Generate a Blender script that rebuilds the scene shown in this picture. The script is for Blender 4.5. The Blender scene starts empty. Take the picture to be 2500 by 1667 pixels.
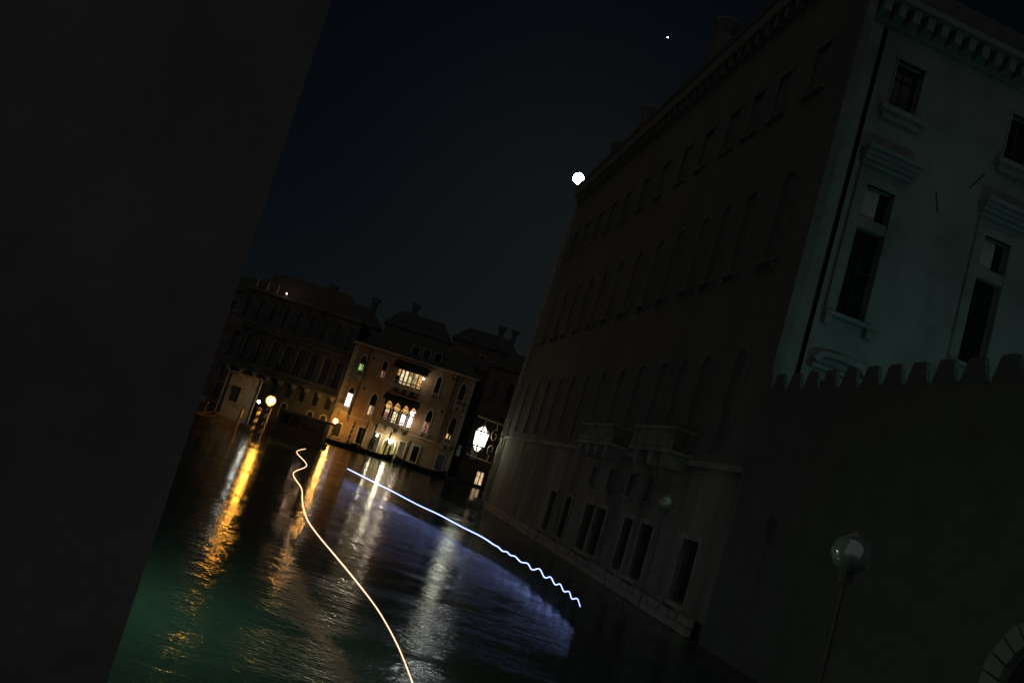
import bpy, math, random
from mathutils import Vector, Matrix
random.seed(7)
R = math.radians
SC = bpy.context.scene
COL = SC.collection

# ------------------------------------------------------------------ camera
cam_d = bpy.data.cameras.new("camera")
cam_d.sensor_width = 36.0
cam_d.lens = 36.0 * 2000.0 / 2500.0
cam_d.clip_end = 9000
cam = bpy.data.objects.new("camera", cam_d)
COL.objects.link(cam)
PITCH, ROLL = R(8.45), R(17.5)
fwd = Vector((0, math.cos(PITCH), math.sin(PITCH)))
up0 = Vector((0, -math.sin(PITCH), math.cos(PITCH)))
rt0 = Vector((1, 0, 0))
rt = rt0 * math.cos(ROLL) + up0 * math.sin(ROLL)
up = up0 * math.cos(ROLL) - rt0 * math.sin(ROLL)
m = Matrix((rt, up, -fwd)).transposed().to_4x4()
m.translation = (0, 0, 3.5)
cam.matrix_world = m
SC.camera = cam

# ------------------------------------------------------------------ night sky, moonlit
MOON_AZ, MOON_EL = R(1.06), R(20.52)
MOON_DIR = Vector((math.sin(MOON_AZ) * math.cos(MOON_EL), math.cos(MOON_AZ) * math.cos(MOON_EL), math.sin(MOON_EL)))
world = bpy.data.worlds.new("World")
SC.world = world
world.use_nodes = True
nt = world.node_tree
nt.nodes.clear()
wo = nt.nodes.new("ShaderNodeOutputWorld")
bg = nt.nodes.new("ShaderNodeBackground")
sky = nt.nodes.new("ShaderNodeTexSky")
sky.sky_type = 'NISHITA'
sky.sun_disc = False
sky.sun_elevation = MOON_EL
sky.sun_rotation = MOON_AZ
sky.dust_density = 0.6
sky.ozone_density = 3.0
tint = nt.nodes.new("ShaderNodeMixRGB")
tint.blend_type = 'MULTIPLY'
tint.inputs[0].default_value = 1.0
tint.inputs[2].default_value = (0.66, 0.85, 1.0, 1)
nt.links.new(sky.outputs[0], tint.inputs[1])
nt.links.new(tint.outputs[0], bg.inputs[0])
nt.links.new(bg.outputs[0], wo.inputs[0])
bg.inputs[1].default_value = 0.00056

# added weak, very soft fill from behind the camera, lifts the dark walls
sun_d = bpy.data.lights.new('fill_sun', 'SUN')
sun_d.energy = 0.10
sun_d.angle = R(120)
sun_d.color = (1.0, 1.0, 0.97)
fill_sun = bpy.data.objects.new('fill_sun', sun_d)
COL.objects.link(fill_sun)
fill_sun.rotation_euler = Vector((-.35, -.75, .55)).to_track_quat('Z', 'Y').to_euler()

SC.render.engine = 'CYCLES'
SC.view_settings.view_transform = 'Standard'
SC.view_settings.look = 'None'
SC.view_settings.exposure = 0.0
SC.view_settings.gamma = 1.0
SC.cycles.use_denoising = True
SC.cycles.max_bounces = 6
SC.cycles.diffuse_bounces = 3
SC.cycles.glossy_bounces = 3
SC.cycles.transparent_max_bounces = 8
SC.cycles.caustics_reflective = False
SC.cycles.caustics_refractive = False
SC.cycles.sample_clamp_indirect = 6.0

# ------------------------------------------------------------------ materials
def new_mat(name):
    mt = bpy.data.materials.new(name)
    mt.use_nodes = True
    n = mt.node_tree
    n.nodes.clear()
    o = n.nodes.new("ShaderNodeOutputMaterial")
    return mt, n, o

def surf(name, c1, c2, scale=1.0, rough=0.85, bump=0.3, bscale=6.0, streak=False, spec=0.3, c3=None):
    mt, n, o = new_mat(name)
    p = n.nodes.new("ShaderNodeBsdfPrincipled")
    tc = n.nodes.new("ShaderNodeTexCoord")
    mp = n.nodes.new("ShaderNodeMapping")
    if streak:
        mp.inputs[3].default_value = (1.0, 1.0, 0.22)
    ns = n.nodes.new("ShaderNodeTexNoise")
    ns.inputs['Scale'].default_value = scale
    ns.inputs['Detail'].default_value = 8
    ns.inputs['Roughness'].default_value = 0.65
    cr = n.nodes.new("ShaderNodeValToRGB")
    cr.color_ramp.elements[0].position = 0.36
    cr.color_ramp.elements[1].position = 0.64
    cr.color_ramp.elements[0].color = (*c1, 1)
    cr.color_ramp.elements[1].color = (*c2, 1)
    if c3:
        e = cr.color_ramp.elements.new(0.5)
        e.color = (*c3, 1)
    n.links.new(tc.outputs['Object'], mp.inputs[0])
    n.links.new(mp.outputs[0], ns.inputs['Vector'])
    n.links.new(ns.outputs[0], cr.inputs[0])
    n.links.new(cr.outputs[0], p.inputs['Base Color'])
    p.inputs['Roughness'].default_value = rough
    p.inputs['Specular IOR Level'].default_value = spec
    if bump:
        n2 = n.nodes.new("ShaderNodeTexNoise")
        n2.inputs['Scale'].default_value = bscale
        n2.inputs['Detail'].default_value = 6
        n.links.new(tc.outputs['Object'], n2.inputs['Vector'])
        b = n.nodes.new("ShaderNodeBump")
        b.inputs['Strength'].default_value = bump
        b.inputs['Distance'].default_value = 0.05
        n.links.new(n2.outputs[0], b.inputs['Height'])
        n.links.new(b.outputs[0], p.inputs['Normal'])
    n.links.new(p.outputs[0], o.inputs[0])
    return mt

def glow(name, col, strength, vary=0.0, vscale=3.0, stretch=(1, 1, 1), lo=0.2):
    mt, n, o = new_mat(name)
    e = n.nodes.new("ShaderNodeEmission")
    e.inputs[0].default_value = (*col, 1)
    e.inputs[1].default_value = strength
    if vary:
        tc = n.nodes.new("ShaderNodeTexCoord")
        mp = n.nodes.new("ShaderNodeMapping")
        mp.inputs[3].default_value = stretch
        ns = n.nodes.new("ShaderNodeTexNoise")
        ns.inputs['Scale'].default_value = vscale
        ns.inputs['Detail'].default_value = 3
        mr = n.nodes.new("ShaderNodeMapRange")
        mr.inputs[1].default_value = 0.38
        mr.inputs[2].default_value = 0.62
        mr.inputs[3].default_value = strength * lo
        mr.inputs[4].default_value = strength * 1.3
        n.links.new(tc.outputs['Object'], mp.inputs[0])
        n.links.new(mp.outputs[0], ns.inputs['Vector'])
        n.links.new(ns.outputs[0], mr.inputs[0])
        n.links.new(mr.outputs[0], e.inputs[1])
    n.links.new(e.outputs[0], o.inputs[0])
    return mt

def haloed(name, col, strength, rim):
    # bulb seen through a frosted globe: halo painted into the emission as a dimmer rim
    mt, n, o = new_mat(name)
    lw = n.nodes.new("ShaderNodeLayerWeight"); lw.inputs[0].default_value = 0.5
    mr = n.nodes.new("ShaderNodeMapRange")
    mr.inputs[1].default_value = 0.05; mr.inputs[2].default_value = 0.42
    mr.inputs[3].default_value = strength * 2.2; mr.inputs[4].default_value = rim
    n.links.new(lw.outputs['Facing'], mr.inputs[0])
    e = n.nodes.new("ShaderNodeEmission"); e.inputs[0].default_value = (*col, 1)
    n.links.new(mr.outputs[0], e.inputs[1])
    n.links.new(e.outputs[0], o.inputs[0])
    return mt

M = {}
M['ochre'] = surf('ochre_plaster', (0.30, 0.20, 0.13), (0.46, 0.34, 0.24), 0.5, 0.9, 0.3, 3, c3=(0.38, 0.265, 0.18))
M['stone'] = surf('pale_istrian_stone', (0.46, 0.42, 0.34), (0.64, 0.60, 0.50), 1.6, 0.8, 0.4, 8)
M['shaft'] = surf('worn_carved_stone', (0.30, 0.28, 0.20), (0.72, 0.70, 0.58), 2.4, 0.5, 0.8, 14, spec=0.5)
M['greystone'] = surf('weathered_stone', (0.26, 0.25, 0.20), (0.48, 0.46, 0.38), 1.1, 0.85, 0.5, 6)
M['wet'] = surf('wet_algae_stone', (0.03, 0.035, 0.025), (0.08, 0.08, 0.06), 2.0, 0.5, 0.5, 8)
M['brick'] = surf('dull_red_plaster', (0.15, 0.11, 0.10), (0.22, 0.16, 0.14), 0.8, 0.9, 0.3, 4)
M['olive'] = surf('olive_grey_plaster', (0.165, 0.168, 0.16), (0.22, 0.223, 0.21), 0.35, 0.9, 0.4, 3, streak=True, c3=(0.19, 0.192, 0.18))
M['pale_olive'] = surf('brightened_olive_render', (0.15, 0.15, 0.13), (0.36, 0.36, 0.30), 0.5, 0.9, 0.4, 4, streak=True, c3=(0.27, 0.27, 0.225))  # lightened for the lamplit ground floor, the light is put into the colour
M['duskstone'] = surf('dull_grey_stone', (0.17, 0.17, 0.15), (0.26, 0.255, 0.23), 0.9, 0.9, 0.4, 6)  # darker grey than the weathered stone
M['near_plaster'] = surf('mid_grey_plaster', (0.36, 0.36, 0.35), (0.46, 0.46, 0.45), 0.5, 0.95, 0.3, 3)  # mid-grey, slightly mottled
M['teal'] = surf('pale_stained_plaster', (0.20, 0.225, 0.21), (0.34, 0.37, 0.355), 0.30, 0.92, 0.4, 3, c3=(0.29, 0.315, 0.30))
M['roof'] = surf('dark_clay_tiles', (0.11, 0.105, 0.10), (0.16, 0.15, 0.14), 2.0, 0.9, 0.5, 10)
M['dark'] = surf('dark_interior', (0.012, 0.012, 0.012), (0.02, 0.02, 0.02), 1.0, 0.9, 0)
M['cloth'] = surf('dark_awning_cloth', (0.02, 0.022, 0.02), (0.04, 0.04, 0.035), 3.0, 0.9, 0.2, 5)
M['iron'] = surf('black_iron', (0.03, 0.03, 0.03), (0.06, 0.055, 0.05), 5.0, 0.45, 0.2, 20, spec=0.5)
M['wood'] = surf('old_timber', (0.10, 0.07, 0.045), (0.20, 0.14, 0.09), 3.0, 0.8, 0.4, 12, streak=True)
M['shutter'] = surf('wall_tone_shutters', (0.14, 0.15, 0.14), (0.20, 0.21, 0.19), 2.0, 0.8, 0.3, 10, streak=True)  # added shutters, toned like the wall so upper windows sink into the darkness
M['palewood'] = surf('pale_timber', (0.36, 0.28, 0.18), (0.50, 0.40, 0.27), 3.0, 0.8, 0.4, 12, streak=True)
M['glass'] = surf('dark_window_glass', (0.015, 0.017, 0.018), (0.03, 0.032, 0.034), 1.0, 0.12, 0.05, 2, spec=0.6)
M['hull'] = surf('black_boat_paint', (0.015, 0.015, 0.016), (0.03, 0.03, 0.03), 2.0, 0.6, 0.05, 4, spec=0.6)
M['white'] = surf('white_paint', (0.6, 0.6, 0.55), (0.75, 0.74, 0.7), 3.0, 0.6, 0.2, 8)
M['brass'] = surf('aged_brass', (0.35, 0.28, 0.12), (0.5, 0.4, 0.18), 5.0, 0.35, 0.1, 20, spec=0.6)
M['blind'] = surf('pale_linen_blind', (0.44, 0.44, 0.36), (0.55, 0.54, 0.44), 3.0, 0.9, 0.2, 8)
M['garden'] = surf('rough_garden_wall_brick', (0.14, 0.14, 0.138), (0.18, 0.18, 0.178), 1.2, 0.95, 0.6, 9)

M['lit_white'] = glow('lit_room_white', (1.0, 0.84, 0.84), 2.6, 0.5, 3, lo=0.7)
M['lit_pink'] = glow('lit_room_pink', (0.9, 0.42, 0.28), 0.30, 0.6, 3, lo=0.4)
M['lit_cream'] = glow('lit_room_cream', (1.0, 0.66, 0.36), 0.75, 0.8, 3, (1, 1, 1), 0.45)
M['lit_warm'] = glow('lit_room_warm', (1.0, 0.52, 0.16), 0.75, 0.8, 2.6, lo=0.5)
M['lit_bright'] = glow('lit_room_bright', (1.0, 0.78, 0.46), 1.1, 0.8, 3, lo=0.5)
M['lit_room'] = glow('lit_room_pictures', (0.95, 0.68, 0.32), 0.85, 0.9, 2.2, lo=0.3)
M['lit_green'] = glow('lit_room_green', (0.55, 0.9, 0.28), 0.65, 0.6, 2, lo=0.5)
M['lit_hall'] = glow('lit_hall_yellow', (0.80, 0.62, 0.12), 0.42, 0.6, 2, lo=0.6)
M['lit_lattice'] = glow('lit_lattice_glass', (0.60, 0.46, 0.18), 0.16, 0.6, 2, lo=0.5)
M['lit_pane'] = glow('dim_lattice_pane', (0.50, 0.44, 0.32), 0.055, 0.6, 2, lo=0.4)
M['lamp_orange'] = haloed('sodium_lamp', (1.0, 0.42, 0.05), 46, 1.3)
M['lamp_orange2'] = haloed('sodium_lamp_small', (1.0, 0.47, 0.09), 85, 1.4)
M['lamp_white'] = glow('white_lamp', (0.95, 1.0, 0.88), 38)
M['lamp_star'] = glow('bright_spot_lamp', (1.0, 0.78, 0.50), 65)
M['lamp_hall'] = glow('hall_lantern', (1.0, 0.93, 0.60), 60)
M['lantern'] = glow('lantern_panes', (0.97, 1.0, 0.76), 5.0, 0.8, 5, lo=0.6)
M['lamp_green'] = glow('mercury_lamp', (0.62, 1.0, 0.68), 190)
M['lamp_teal'] = glow('garden_mercury_lamp', (0.34, 1.0, 0.96), 74)
M['moon'] = glow('moon_disc', (0.93, 0.97, 1.0), 95)
M['star'] = glow('star_point', (0.8, 0.95, 1.0), 30)
M['trail_white'] = glow('blue_white_trail', (0.31, 0.42, 1.0), 3.2)
M['trail_peach'] = glow('peach_trail', (1.0, 0.58, 0.33), 2.6)
M['red_dot'] = glow('red_marker_lamp', (1.0, 0.45, 0.35), 20)

# striped pole
def striped(name, a, b, per):
    mt, n, o = new_mat(name)
    p = n.nodes.new("ShaderNodeBsdfPrincipled")
    tc = n.nodes.new("ShaderNodeTexCoord")
    sx = n.nodes.new("ShaderNodeSeparateXYZ")
    n.links.new(tc.outputs['Object'], sx.inputs[0])
    at = n.nodes.new("ShaderNodeMath"); at.operation = 'ARCTAN2'
    n.links.new(sx.outputs[0], at.inputs[0]); n.links.new(sx.outputs[1], at.inputs[1])
    d = n.nodes.new("ShaderNodeMath"); d.operation = 'MULTIPLY'; d.inputs[1].default_value = 1 / (2 * math.pi)
    n.links.new(at.outputs[0], d.inputs[0])
    zz = n.nodes.new("ShaderNodeMath"); zz.operation = 'MULTIPLY'; zz.inputs[1].default_value = 1 / per
    n.links.new(sx.outputs[2], zz.inputs[0])
    ad = n.nodes.new("ShaderNodeMath"); ad.operation = 'ADD'
    n.links.new(d.outputs[0], ad.inputs[0]); n.links.new(zz.outputs[0], ad.inputs[1])
    fr = n.nodes.new("ShaderNodeMath"); fr.operation = 'FRACT'
    n.links.new(ad.outputs[0], fr.inputs[0])
    gt = n.nodes.new("ShaderNodeMath"); gt.operation = 'GREATER_THAN'; gt.inputs[1].default_value = 0.5
    n.links.new(fr.outputs[0], gt.inputs[0])
    mx = n.nodes.new("ShaderNodeMixRGB")
    mx.inputs[1].default_value = (*a, 1); mx.inputs[2].default_value = (*b, 1)
    n.links.new(gt.outputs[0], mx.inputs[0])
    n.links.new(mx.outputs[0], p.inputs['Base Color'])
    p.inputs['Roughness'].default_value = 0.6
    n.links.new(p.outputs[0], o.inputs[0])
    return mt
M['stripe'] = striped('striped_mooring_paint', (0.7, 0.68, 0.6), (0.02, 0.03, 0.05), 0.62)

# globe glass: part mirror; the green glow is put into its diffuse colour
mt, n, o = new_mat('tinted_globe_glass')
gl = n.nodes.new("ShaderNodeBsdfGlossy"); gl.inputs['Roughness'].default_value = 0.02
gl.inputs[0].default_value = (0.9, 1.0, 0.93, 1)
tr = n.nodes.new("ShaderNodeBsdfTransparent"); tr.inputs[0].default_value = (0.75, 0.8, 0.78, 1)
fr = n.nodes.new("ShaderNodeFresnel"); fr.inputs[0].default_value = 2.6
mx = n.nodes.new("ShaderNodeMixShader")
df = n.nodes.new("ShaderNodeBsdfDiffuse"); df.inputs[0].default_value = (0.62, 0.80, 0.70, 1)
m2 = n.nodes.new("ShaderNodeMixShader"); m2.inputs[0].default_value = 0.6
n.links.new(tr.outputs[0], m2.inputs[1]); n.links.new(df.outputs[0], m2.inputs[2])
fm = n.nodes.new("ShaderNodeMath"); fm.operation = 'ADD'; fm.inputs[1].default_value = 0.22; fm.use_clamp = True
n.links.new(fr.outputs[0], fm.inputs[0])
n.links.new(fm.outputs[0], mx.inputs[0]); n.links.new(m2.outputs[0], mx.inputs[1]); n.links.new(gl.outputs[0], mx.inputs[2])
n.links.new(mx.outputs[0], o.inputs[0])
M['globe'] = mt

# water: turbid green body, wind ripples of several sizes
mt, n, o = new_mat('canal_water')
p = n.nodes.new("ShaderNodeBsdfPrincipled")
p.inputs['Base Color'].default_value = (0.034, 0.060, 0.047, 1)
p.inputs['Roughness'].default_value = 0.10
p.inputs['IOR'].default_value = 1.33
tc = n.nodes.new("ShaderNodeTexCoord")
mp = n.nodes.new("ShaderNodeMapping")
mp.inputs[2].default_value = (0, 0, R(8))
mp.inputs[3].default_value = (0.55, 1.0, 1.0)
n.links.new(tc.outputs['Object'], mp.inputs[0])
hs = []
for sc_, w_, det in ((0.35, 0.30, 2.0), (2.6, 0.17, 4.0), (13.0, 0.085, 2.0)):
    ns = n.nodes.new("ShaderNodeTexNoise")
    ns.inputs['Scale'].default_value = sc_
    ns.inputs['Detail'].default_value = det
    n.links.new(mp.outputs[0], ns.inputs['Vector'])
    mu = n.nodes.new("ShaderNodeMath"); mu.operation = 'MULTIPLY'; mu.inputs[1].default_value = w_
    n.links.new(ns.outputs[0], mu.inputs[0])
    hs.append(mu)
a1 = n.nodes.new("ShaderNodeMath"); a1.operation = 'ADD'
a2 = n.nodes.new("ShaderNodeMath"); a2.operation = 'ADD'
n.links.new(hs[0].outputs[0], a1.inputs[0]); n.links.new(hs[1].outputs[0], a1.inputs[1])
n.links.new(a1.outputs[0], a2.inputs[0]); n.links.new(hs[2].outputs[0], a2.inputs[1])
# calmer and rougher patches: wind and wakes
pn = n.nodes.new("ShaderNodeTexNoise"); pn.inputs['Scale'].default_value = 0.33; pn.inputs['Detail'].default_value = 4
pn.inputs['Roughness'].default_value = 0.6; pn.inputs['Distortion'].default_value = 1.2
n.links.new(mp.outputs[0], pn.inputs['Vector'])
pm = n.nodes.new("ShaderNodeMapRange"); pm.inputs[1].default_value = 0.42; pm.inputs[2].default_value = 0.58
pm.inputs[3].default_value = 0.048; pm.inputs[4].default_value = 0.135
n.links.new(pn.outputs[0], pm.inputs[0])
pr = n.nodes.new("ShaderNodeMapRange"); pr.inputs[1].default_value = 0.42; pr.inputs[2].default_value = 0.58
pr.inputs[3].default_value = 0.10; pr.inputs[4].default_value = 0.15
n.links.new(pn.outputs[0], pr.inputs[0]); n.links.new(pr.outputs[0], p.inputs['Roughness'])
b = n.nodes.new("ShaderNodeBump"); b.inputs['Strength'].default_value = 1.0
n.links.new(pm.outputs[0], b.inputs['Distance'])
n.links.new(a2.outputs[0], b.inputs['Height'])
n.links.new(b.outputs[0], p.inputs['Normal'])
n.links.new(p.outputs[0], o.inputs[0])
M['water'] = mt

# ------------------------------------------------------------------ mesh helpers
class MB:
    def __init__(s): s.v, s.f = [], []
    def box(s, x0, x1, y0, y1, z0, z1):
        k = len(s.v)
        s.v += [(x0, y0, z0), (x1, y0, z0), (x1, y1, z0), (x0, y1, z0), (x0, y0, z1), (x1, y0, z1), (x1, y1, z1), (x0, y1, z1)]
        s.f += [tuple(k + i for i in q) for q in ((0, 3, 2, 1), (4, 5, 6, 7), (0, 1, 5, 4), (1, 2, 6, 5), (2, 3, 7, 6), (3, 0, 4, 7))]
        return s
    def prism(s, poly, y0, y1):          # poly in x,z
        k, n_ = len(s.v), len(poly)
        s.v += [(x, y0, z) for x, z in poly] + [(x, y1, z) for x, z in poly]
        s.f.append(tuple(k + i for i in range(n_)))
        s.f.append(tuple(k + n_ + i for i in reversed(range(n_))))
        for i in range(n_):
            j = (i + 1) % n_
            s.f.append((k + i, k + n_ + i, k + n_ + j, k + j))
        return s
    def vprism(s, poly, z0, z1, lean=(0, 0)):     # poly in x,y
        k, n_ = len(s.v), len(poly)
        s.v += [(x, y, z0) for x, y in poly] + [(x + lean[0], y + lean[1], z1) for x, y in poly]
        s.f.append(tuple(k + i for i in reversed(range(n_))))
        s.f.append(tuple(k + n_ + i for i in range(n_)))
        for i in range(n_):
            j = (i + 1) % n_
            s.f.append((k + i, k + j, k + n_ + j, k + n_ + i))
        return s
    def ribbon(s, pts, w, y0, y1, closed=False):   # frame strip along pts (x,z)
        n_ = len(pts)
        L, Rr = [], []
        for i, (x, z) in enumerate(pts):
            a = pts[i - 1] if (i > 0 or closed) else pts[i]
            c = pts[(i + 1) % n_] if (i < n_ - 1 or closed) else pts[i]
            dx, dz = c[0] - a[0], c[1] - a[1]
            l = math.hypot(dx, dz) or 1
            nx, nz = -dz / l * w / 2, dx / l * w / 2
            L.append((x + nx, z + nz)); Rr.append((x - nx, z - nz))
        for i in range(n_ if closed else n_ - 1):
            j = (i + 1) % n_
            s.prism([L[i], L[j], Rr[j], Rr[i]], y0, y1)
        return s
    def tube(s, pts, r, seg=8, r2=None):
        pts = [Vector(p_) for p_ in pts]
        n_ = len(pts); k = len(s.v)
        for i, p_ in enumerate(pts):
            t = (pts[min(i + 1, n_ - 1)] - pts[max(i - 1, 0)]).normalized()
            a = t.cross(Vector((0, 0, 1)))
            if a.length < 1e-3: a = t.cross(Vector((1, 0, 0)))
            a.normalize(); c = t.cross(a)
            rr = r if r2 is None else r + (r2 - r) * i / (n_ - 1)
            for j in range(seg):
                th = 2 * math.pi * j / seg
                s.v.append(tuple(p_ + a * math.cos(th) * rr + c * math.sin(th) * rr))
        for i in range(n_ - 1):
            for j in range(seg):
                j2 = (j + 1) % seg
                s.f.append((k + i * seg + j, k + i * seg + j2, k + (i + 1) * seg + j2, k + (i + 1) * seg + j))
        s.f.append(tuple(k + j for j in reversed(range(seg))))
        s.f.append(tuple(k + (n_ - 1) * seg + j for j in range(seg)))
        return s
    def lathe(s, prof, seg=12, c=(0, 0)):          # prof (r,z)
        k = len(s.v); n_ = len(prof)
        for r, z in prof:
            for j in range(seg):
                th = 2 * math.pi * (j + .5) / seg
                s.v.append((c[0] + r * math.cos(th), c[1] + r * math.sin(th), z))
        for i in range(n_ - 1):
            for j in range(seg):
                j2 = (j + 1) % seg
                s.f.append((k + i * seg + j, k + i * seg + j2, k + (i + 1) * seg + j2, k + (i + 1) * seg + j))
        s.f.append(tuple(k + j for j in reversed(range(seg))))
        s.f.append(tuple(k + (n_ - 1) * seg + j for j in range(seg)))
        return s
    def ball(s, c, r, seg=16, rings=10):
        prof = [(max(1e-3, r * math.sin(math.pi * i / rings)), c[2] - r * math.cos(math.pi * i / rings)) for i in range(rings + 1)]
        return s.lathe(prof, seg, (c[0], c[1]))
    def wall(s, x0, x1, z0, z1, holes, y=0.0, depth=0.35):
        xs = sorted({x0, x1, *[h[0] for h in holes], *[h[1] for h in holes]})
        zs = sorted({z0, z1, *[h[2] for h in holes], *[h[3] for h in holes]})
        xs = [x for x in xs if x0 <= x <= x1]; zs = [z for z in zs if z0 <= z <= z1]
        def inh(x, z): return any(h[0] < x < h[1] and h[2] < z < h[3] for h in holes)
        for i in range(len(xs) - 1):
            for j in range(len(zs) - 1):
                if inh((xs[i] + xs[i + 1]) / 2, (zs[j] + zs[j + 1]) / 2): continue
                k = len(s.v)
                s.v += [(xs[i], y, zs[j]), (xs[i + 1], y, zs[j]), (xs[i + 1], y, zs[j + 1]), (xs[i], y, zs[j + 1])]
                s.f.append((k, k + 1, k + 2, k + 3))
        for a, b_, c, d in holes:
            for q in (((a, c), (a, d)), ((b_, d), (b_, c)), ((a, d), (b_, d)), ((b_, c), (a, c))):
                k = len(s.v)
                (xa, za), (xb, zb) = q
                s.v += [(xa, y, za), (xb, y, zb), (xb, y + depth, zb), (xa, y + depth, za)]
                s.f.append((k, k + 1, k + 2, k + 3))
        return s
    def build(s, name, mat, parent=None, smooth=False, loc=None):
        me = bpy.data.meshes.new(name)
        me.from_pydata(s.v, [], s.f)
        me.materials.append(mat)
        if smooth:
            for p_ in me.polygons: p_.use_smooth = True
        ob = bpy.data.objects.new(name, me)
        COL.objects.link(ob)
        if parent: ob.parent = parent
        if loc: ob.location = loc
        return ob

def thing(name, label, cat, loc=(0, 0, 0), rz=0.0, group=None):
    ob = bpy.data.objects.new(name, None)
    COL.objects.link(ob)
    ob.location = loc; ob.rotation_euler = (0, 0, rz)
    ob['label'] = label; ob['category'] = cat
    if group: ob['group'] = group
    return ob

def tag(ob, label=None, cat=None, group=None, kind=None):
    if label: ob['label'] = label
    if cat: ob['category'] = cat
    if group: ob['group'] = group
    if kind: ob['kind'] = kind
    return ob

def copy_mesh(ob, parent, loc, rot=None, name=None):
    c = ob.copy(); COL.objects.link(c); c.parent = parent; c.location = loc
    if rot is not None: c.rotation_euler = rot
    return c

def copy_tree(ob, parent=None):
    c = ob.copy(); COL.objects.link(c); c.parent = parent
    for ch in list(ob.children): copy_tree(ch, c)
    return c

OG = [(-.5, 0), (-.5, .22), (-.46, .42), (-.36, .60), (-.21, .74), (-.08, .86), (0, 1)]
def ogee(x, zs, w, h):
    return [(x + a * w, zs + b_ * h) for a, b_ in OG] + [(x - a * w, zs + b_ * h) for a, b_ in reversed(OG[:-1])]
def roundarch(x, zs, w, h=None, k=10):
    h = h or w / 2
    return [(x - math.cos(math.pi * i / k) * w / 2, zs + math.sin(math.pi * i / k) * h) for i in range(k + 1)]

def spandrel(mb, arch, x0, x1, ztop, y0, y1):
    """fills a rectangular opening's corners around an arch"""
    mid = len(arch) // 2
    for i in range(mid):
        a, b_ = arch[i], arch[i + 1]
        mb.prism([a, b_, (b_[0], ztop), (a[0], ztop)] if a[0] != b_[0] else [a, b_, (b_[0] - 1e-3, ztop)], y0, y1) if (b_[0] - a[0]) > 1e-4 and ztop - max(a[1], b_[1]) > 1e-4 else None
        if (b_[0] - a[0]) > 1e-4 and ztop - b_[1] <= 1e-4:
            mb.prism([a, b_, (a[0], ztop)], y0, y1)
    for i in range(mid, len(arch) - 1):
        a, b_ = arch[i], arch[i + 1]
        if (b_[0] - a[0]) > 1e-4:
            if ztop - a[1] <= 1e-4: mb.prism([a, b_, (b_[0], ztop)], y0, y1)
            else: mb.prism([a, b_, (b_[0], ztop), (a[0], ztop)], y0, y1)

def arched_window(par, x, z0, z1, w, wallm, kind='ogee', lit=(), stone=None, sill=True, fw=0.16, glass=None, inset=0.30):
    """window part with frame, pane, mullion, sill and lit panes as its own pieces"""
    stone = stone or M['stone']
    ah = w * (1.15 if kind == 'ogee' else 0.5)
    zs = z1 - ah
    arch = ogee(x, zs, w, ah) if kind == 'ogee' else roundarch(x, zs, w)
    path = [(x - w / 2, z0)] + arch + [(x + w / 2, z0)]
    win = MB().box(x - w / 2, x + w / 2, inset, inset + .03, z0, z1).build('window', glass or M['glass'], par)
    f = MB(); f.ribbon(path, fw, -0.07 if inset > .2 else -0.03, 0.06); f.build('frame', stone, win)
    sp = MB(); spandrel(sp, arch, x - w / 2, x + w / 2, z1, 0.003, 0.2); sp.build('arch_infill', wallm, win)
    mu = MB().box(x - .025, x + .025, 0.25, 0.296, z0, z1 - ah * .6)
    mu.box(x - w / 2, x - .027, 0.25, 0.296, zs - .05, zs); mu.box(x + .027, x + w / 2, 0.25, 0.296, zs - .05, zs)
    mu.build('mullion', M['iron'], win)
    for (a, b_, c, d, mm) in lit:
        MB().box(a, b_, 0.27, 0.292, c, d).build('pane', M[mm], win)
    if sill:
        MB().box(x - w / 2 - .2, x + w / 2 + .2, -0.22, -0.001, z0 - .14, z0).box(x - w / 2 - .1, x - w / 2 + .06, -.16, -.001, z0 - .42, z0 - .143).box(x + w / 2 - .06, x + w / 2 + .1, -.16, -.001, z0 - .42, z0 - .143).build('sill', stone, win)
    return (x - w / 2, x + w / 2, z0, z1)

def rect_window(par, x0, x1, z0, z1, lit=(), stone=None, fw=0.14, sill=True, bars=True, glass=None, inset=0.30):
    stone = stone or M['stone']
    win = MB().box(x0, x1, inset, inset + .03, z0, z1).build('window', glass or M['glass'], par)
    f = MB()
    f.box(x0 - fw, x0, -.06, .1, z0, z1); f.box(x1, x1 + fw, -.06, .1, z0, z1)
    f.box(x0 - fw - .05, x1 + fw + .05, -.09, .1, z1, z1 + fw * 1.1)
    f.build('frame', stone, win)
    if sill:
        MB().box(x0 - fw - .08, x1 + fw + .08, -.18, .1, z0 - .13, z0).build('sill', stone, win)
    if bars:
        xm = (x0 + x1) / 2
        mb = MB().box(xm - .03, xm + .03, .25, .296, z0, z1).box(x0, xm - .031, .25, .296, z0 + (z1 - z0) * .7, z0 + (z1 - z0) * .7 + .05).box(xm + .031, x1, .25, .296, z0 + (z1 - z0) * .7, z0 + (z1 - z0) * .7 + .05)
        mb.build('mullion', M['iron'], win)
    for (a, b_, c, d, mm) in lit:
        MB().box(a, b_, 0.27, 0.292, c, d).build('pane', M[mm], win)
    return (x0, x1, z0, z1)

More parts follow.
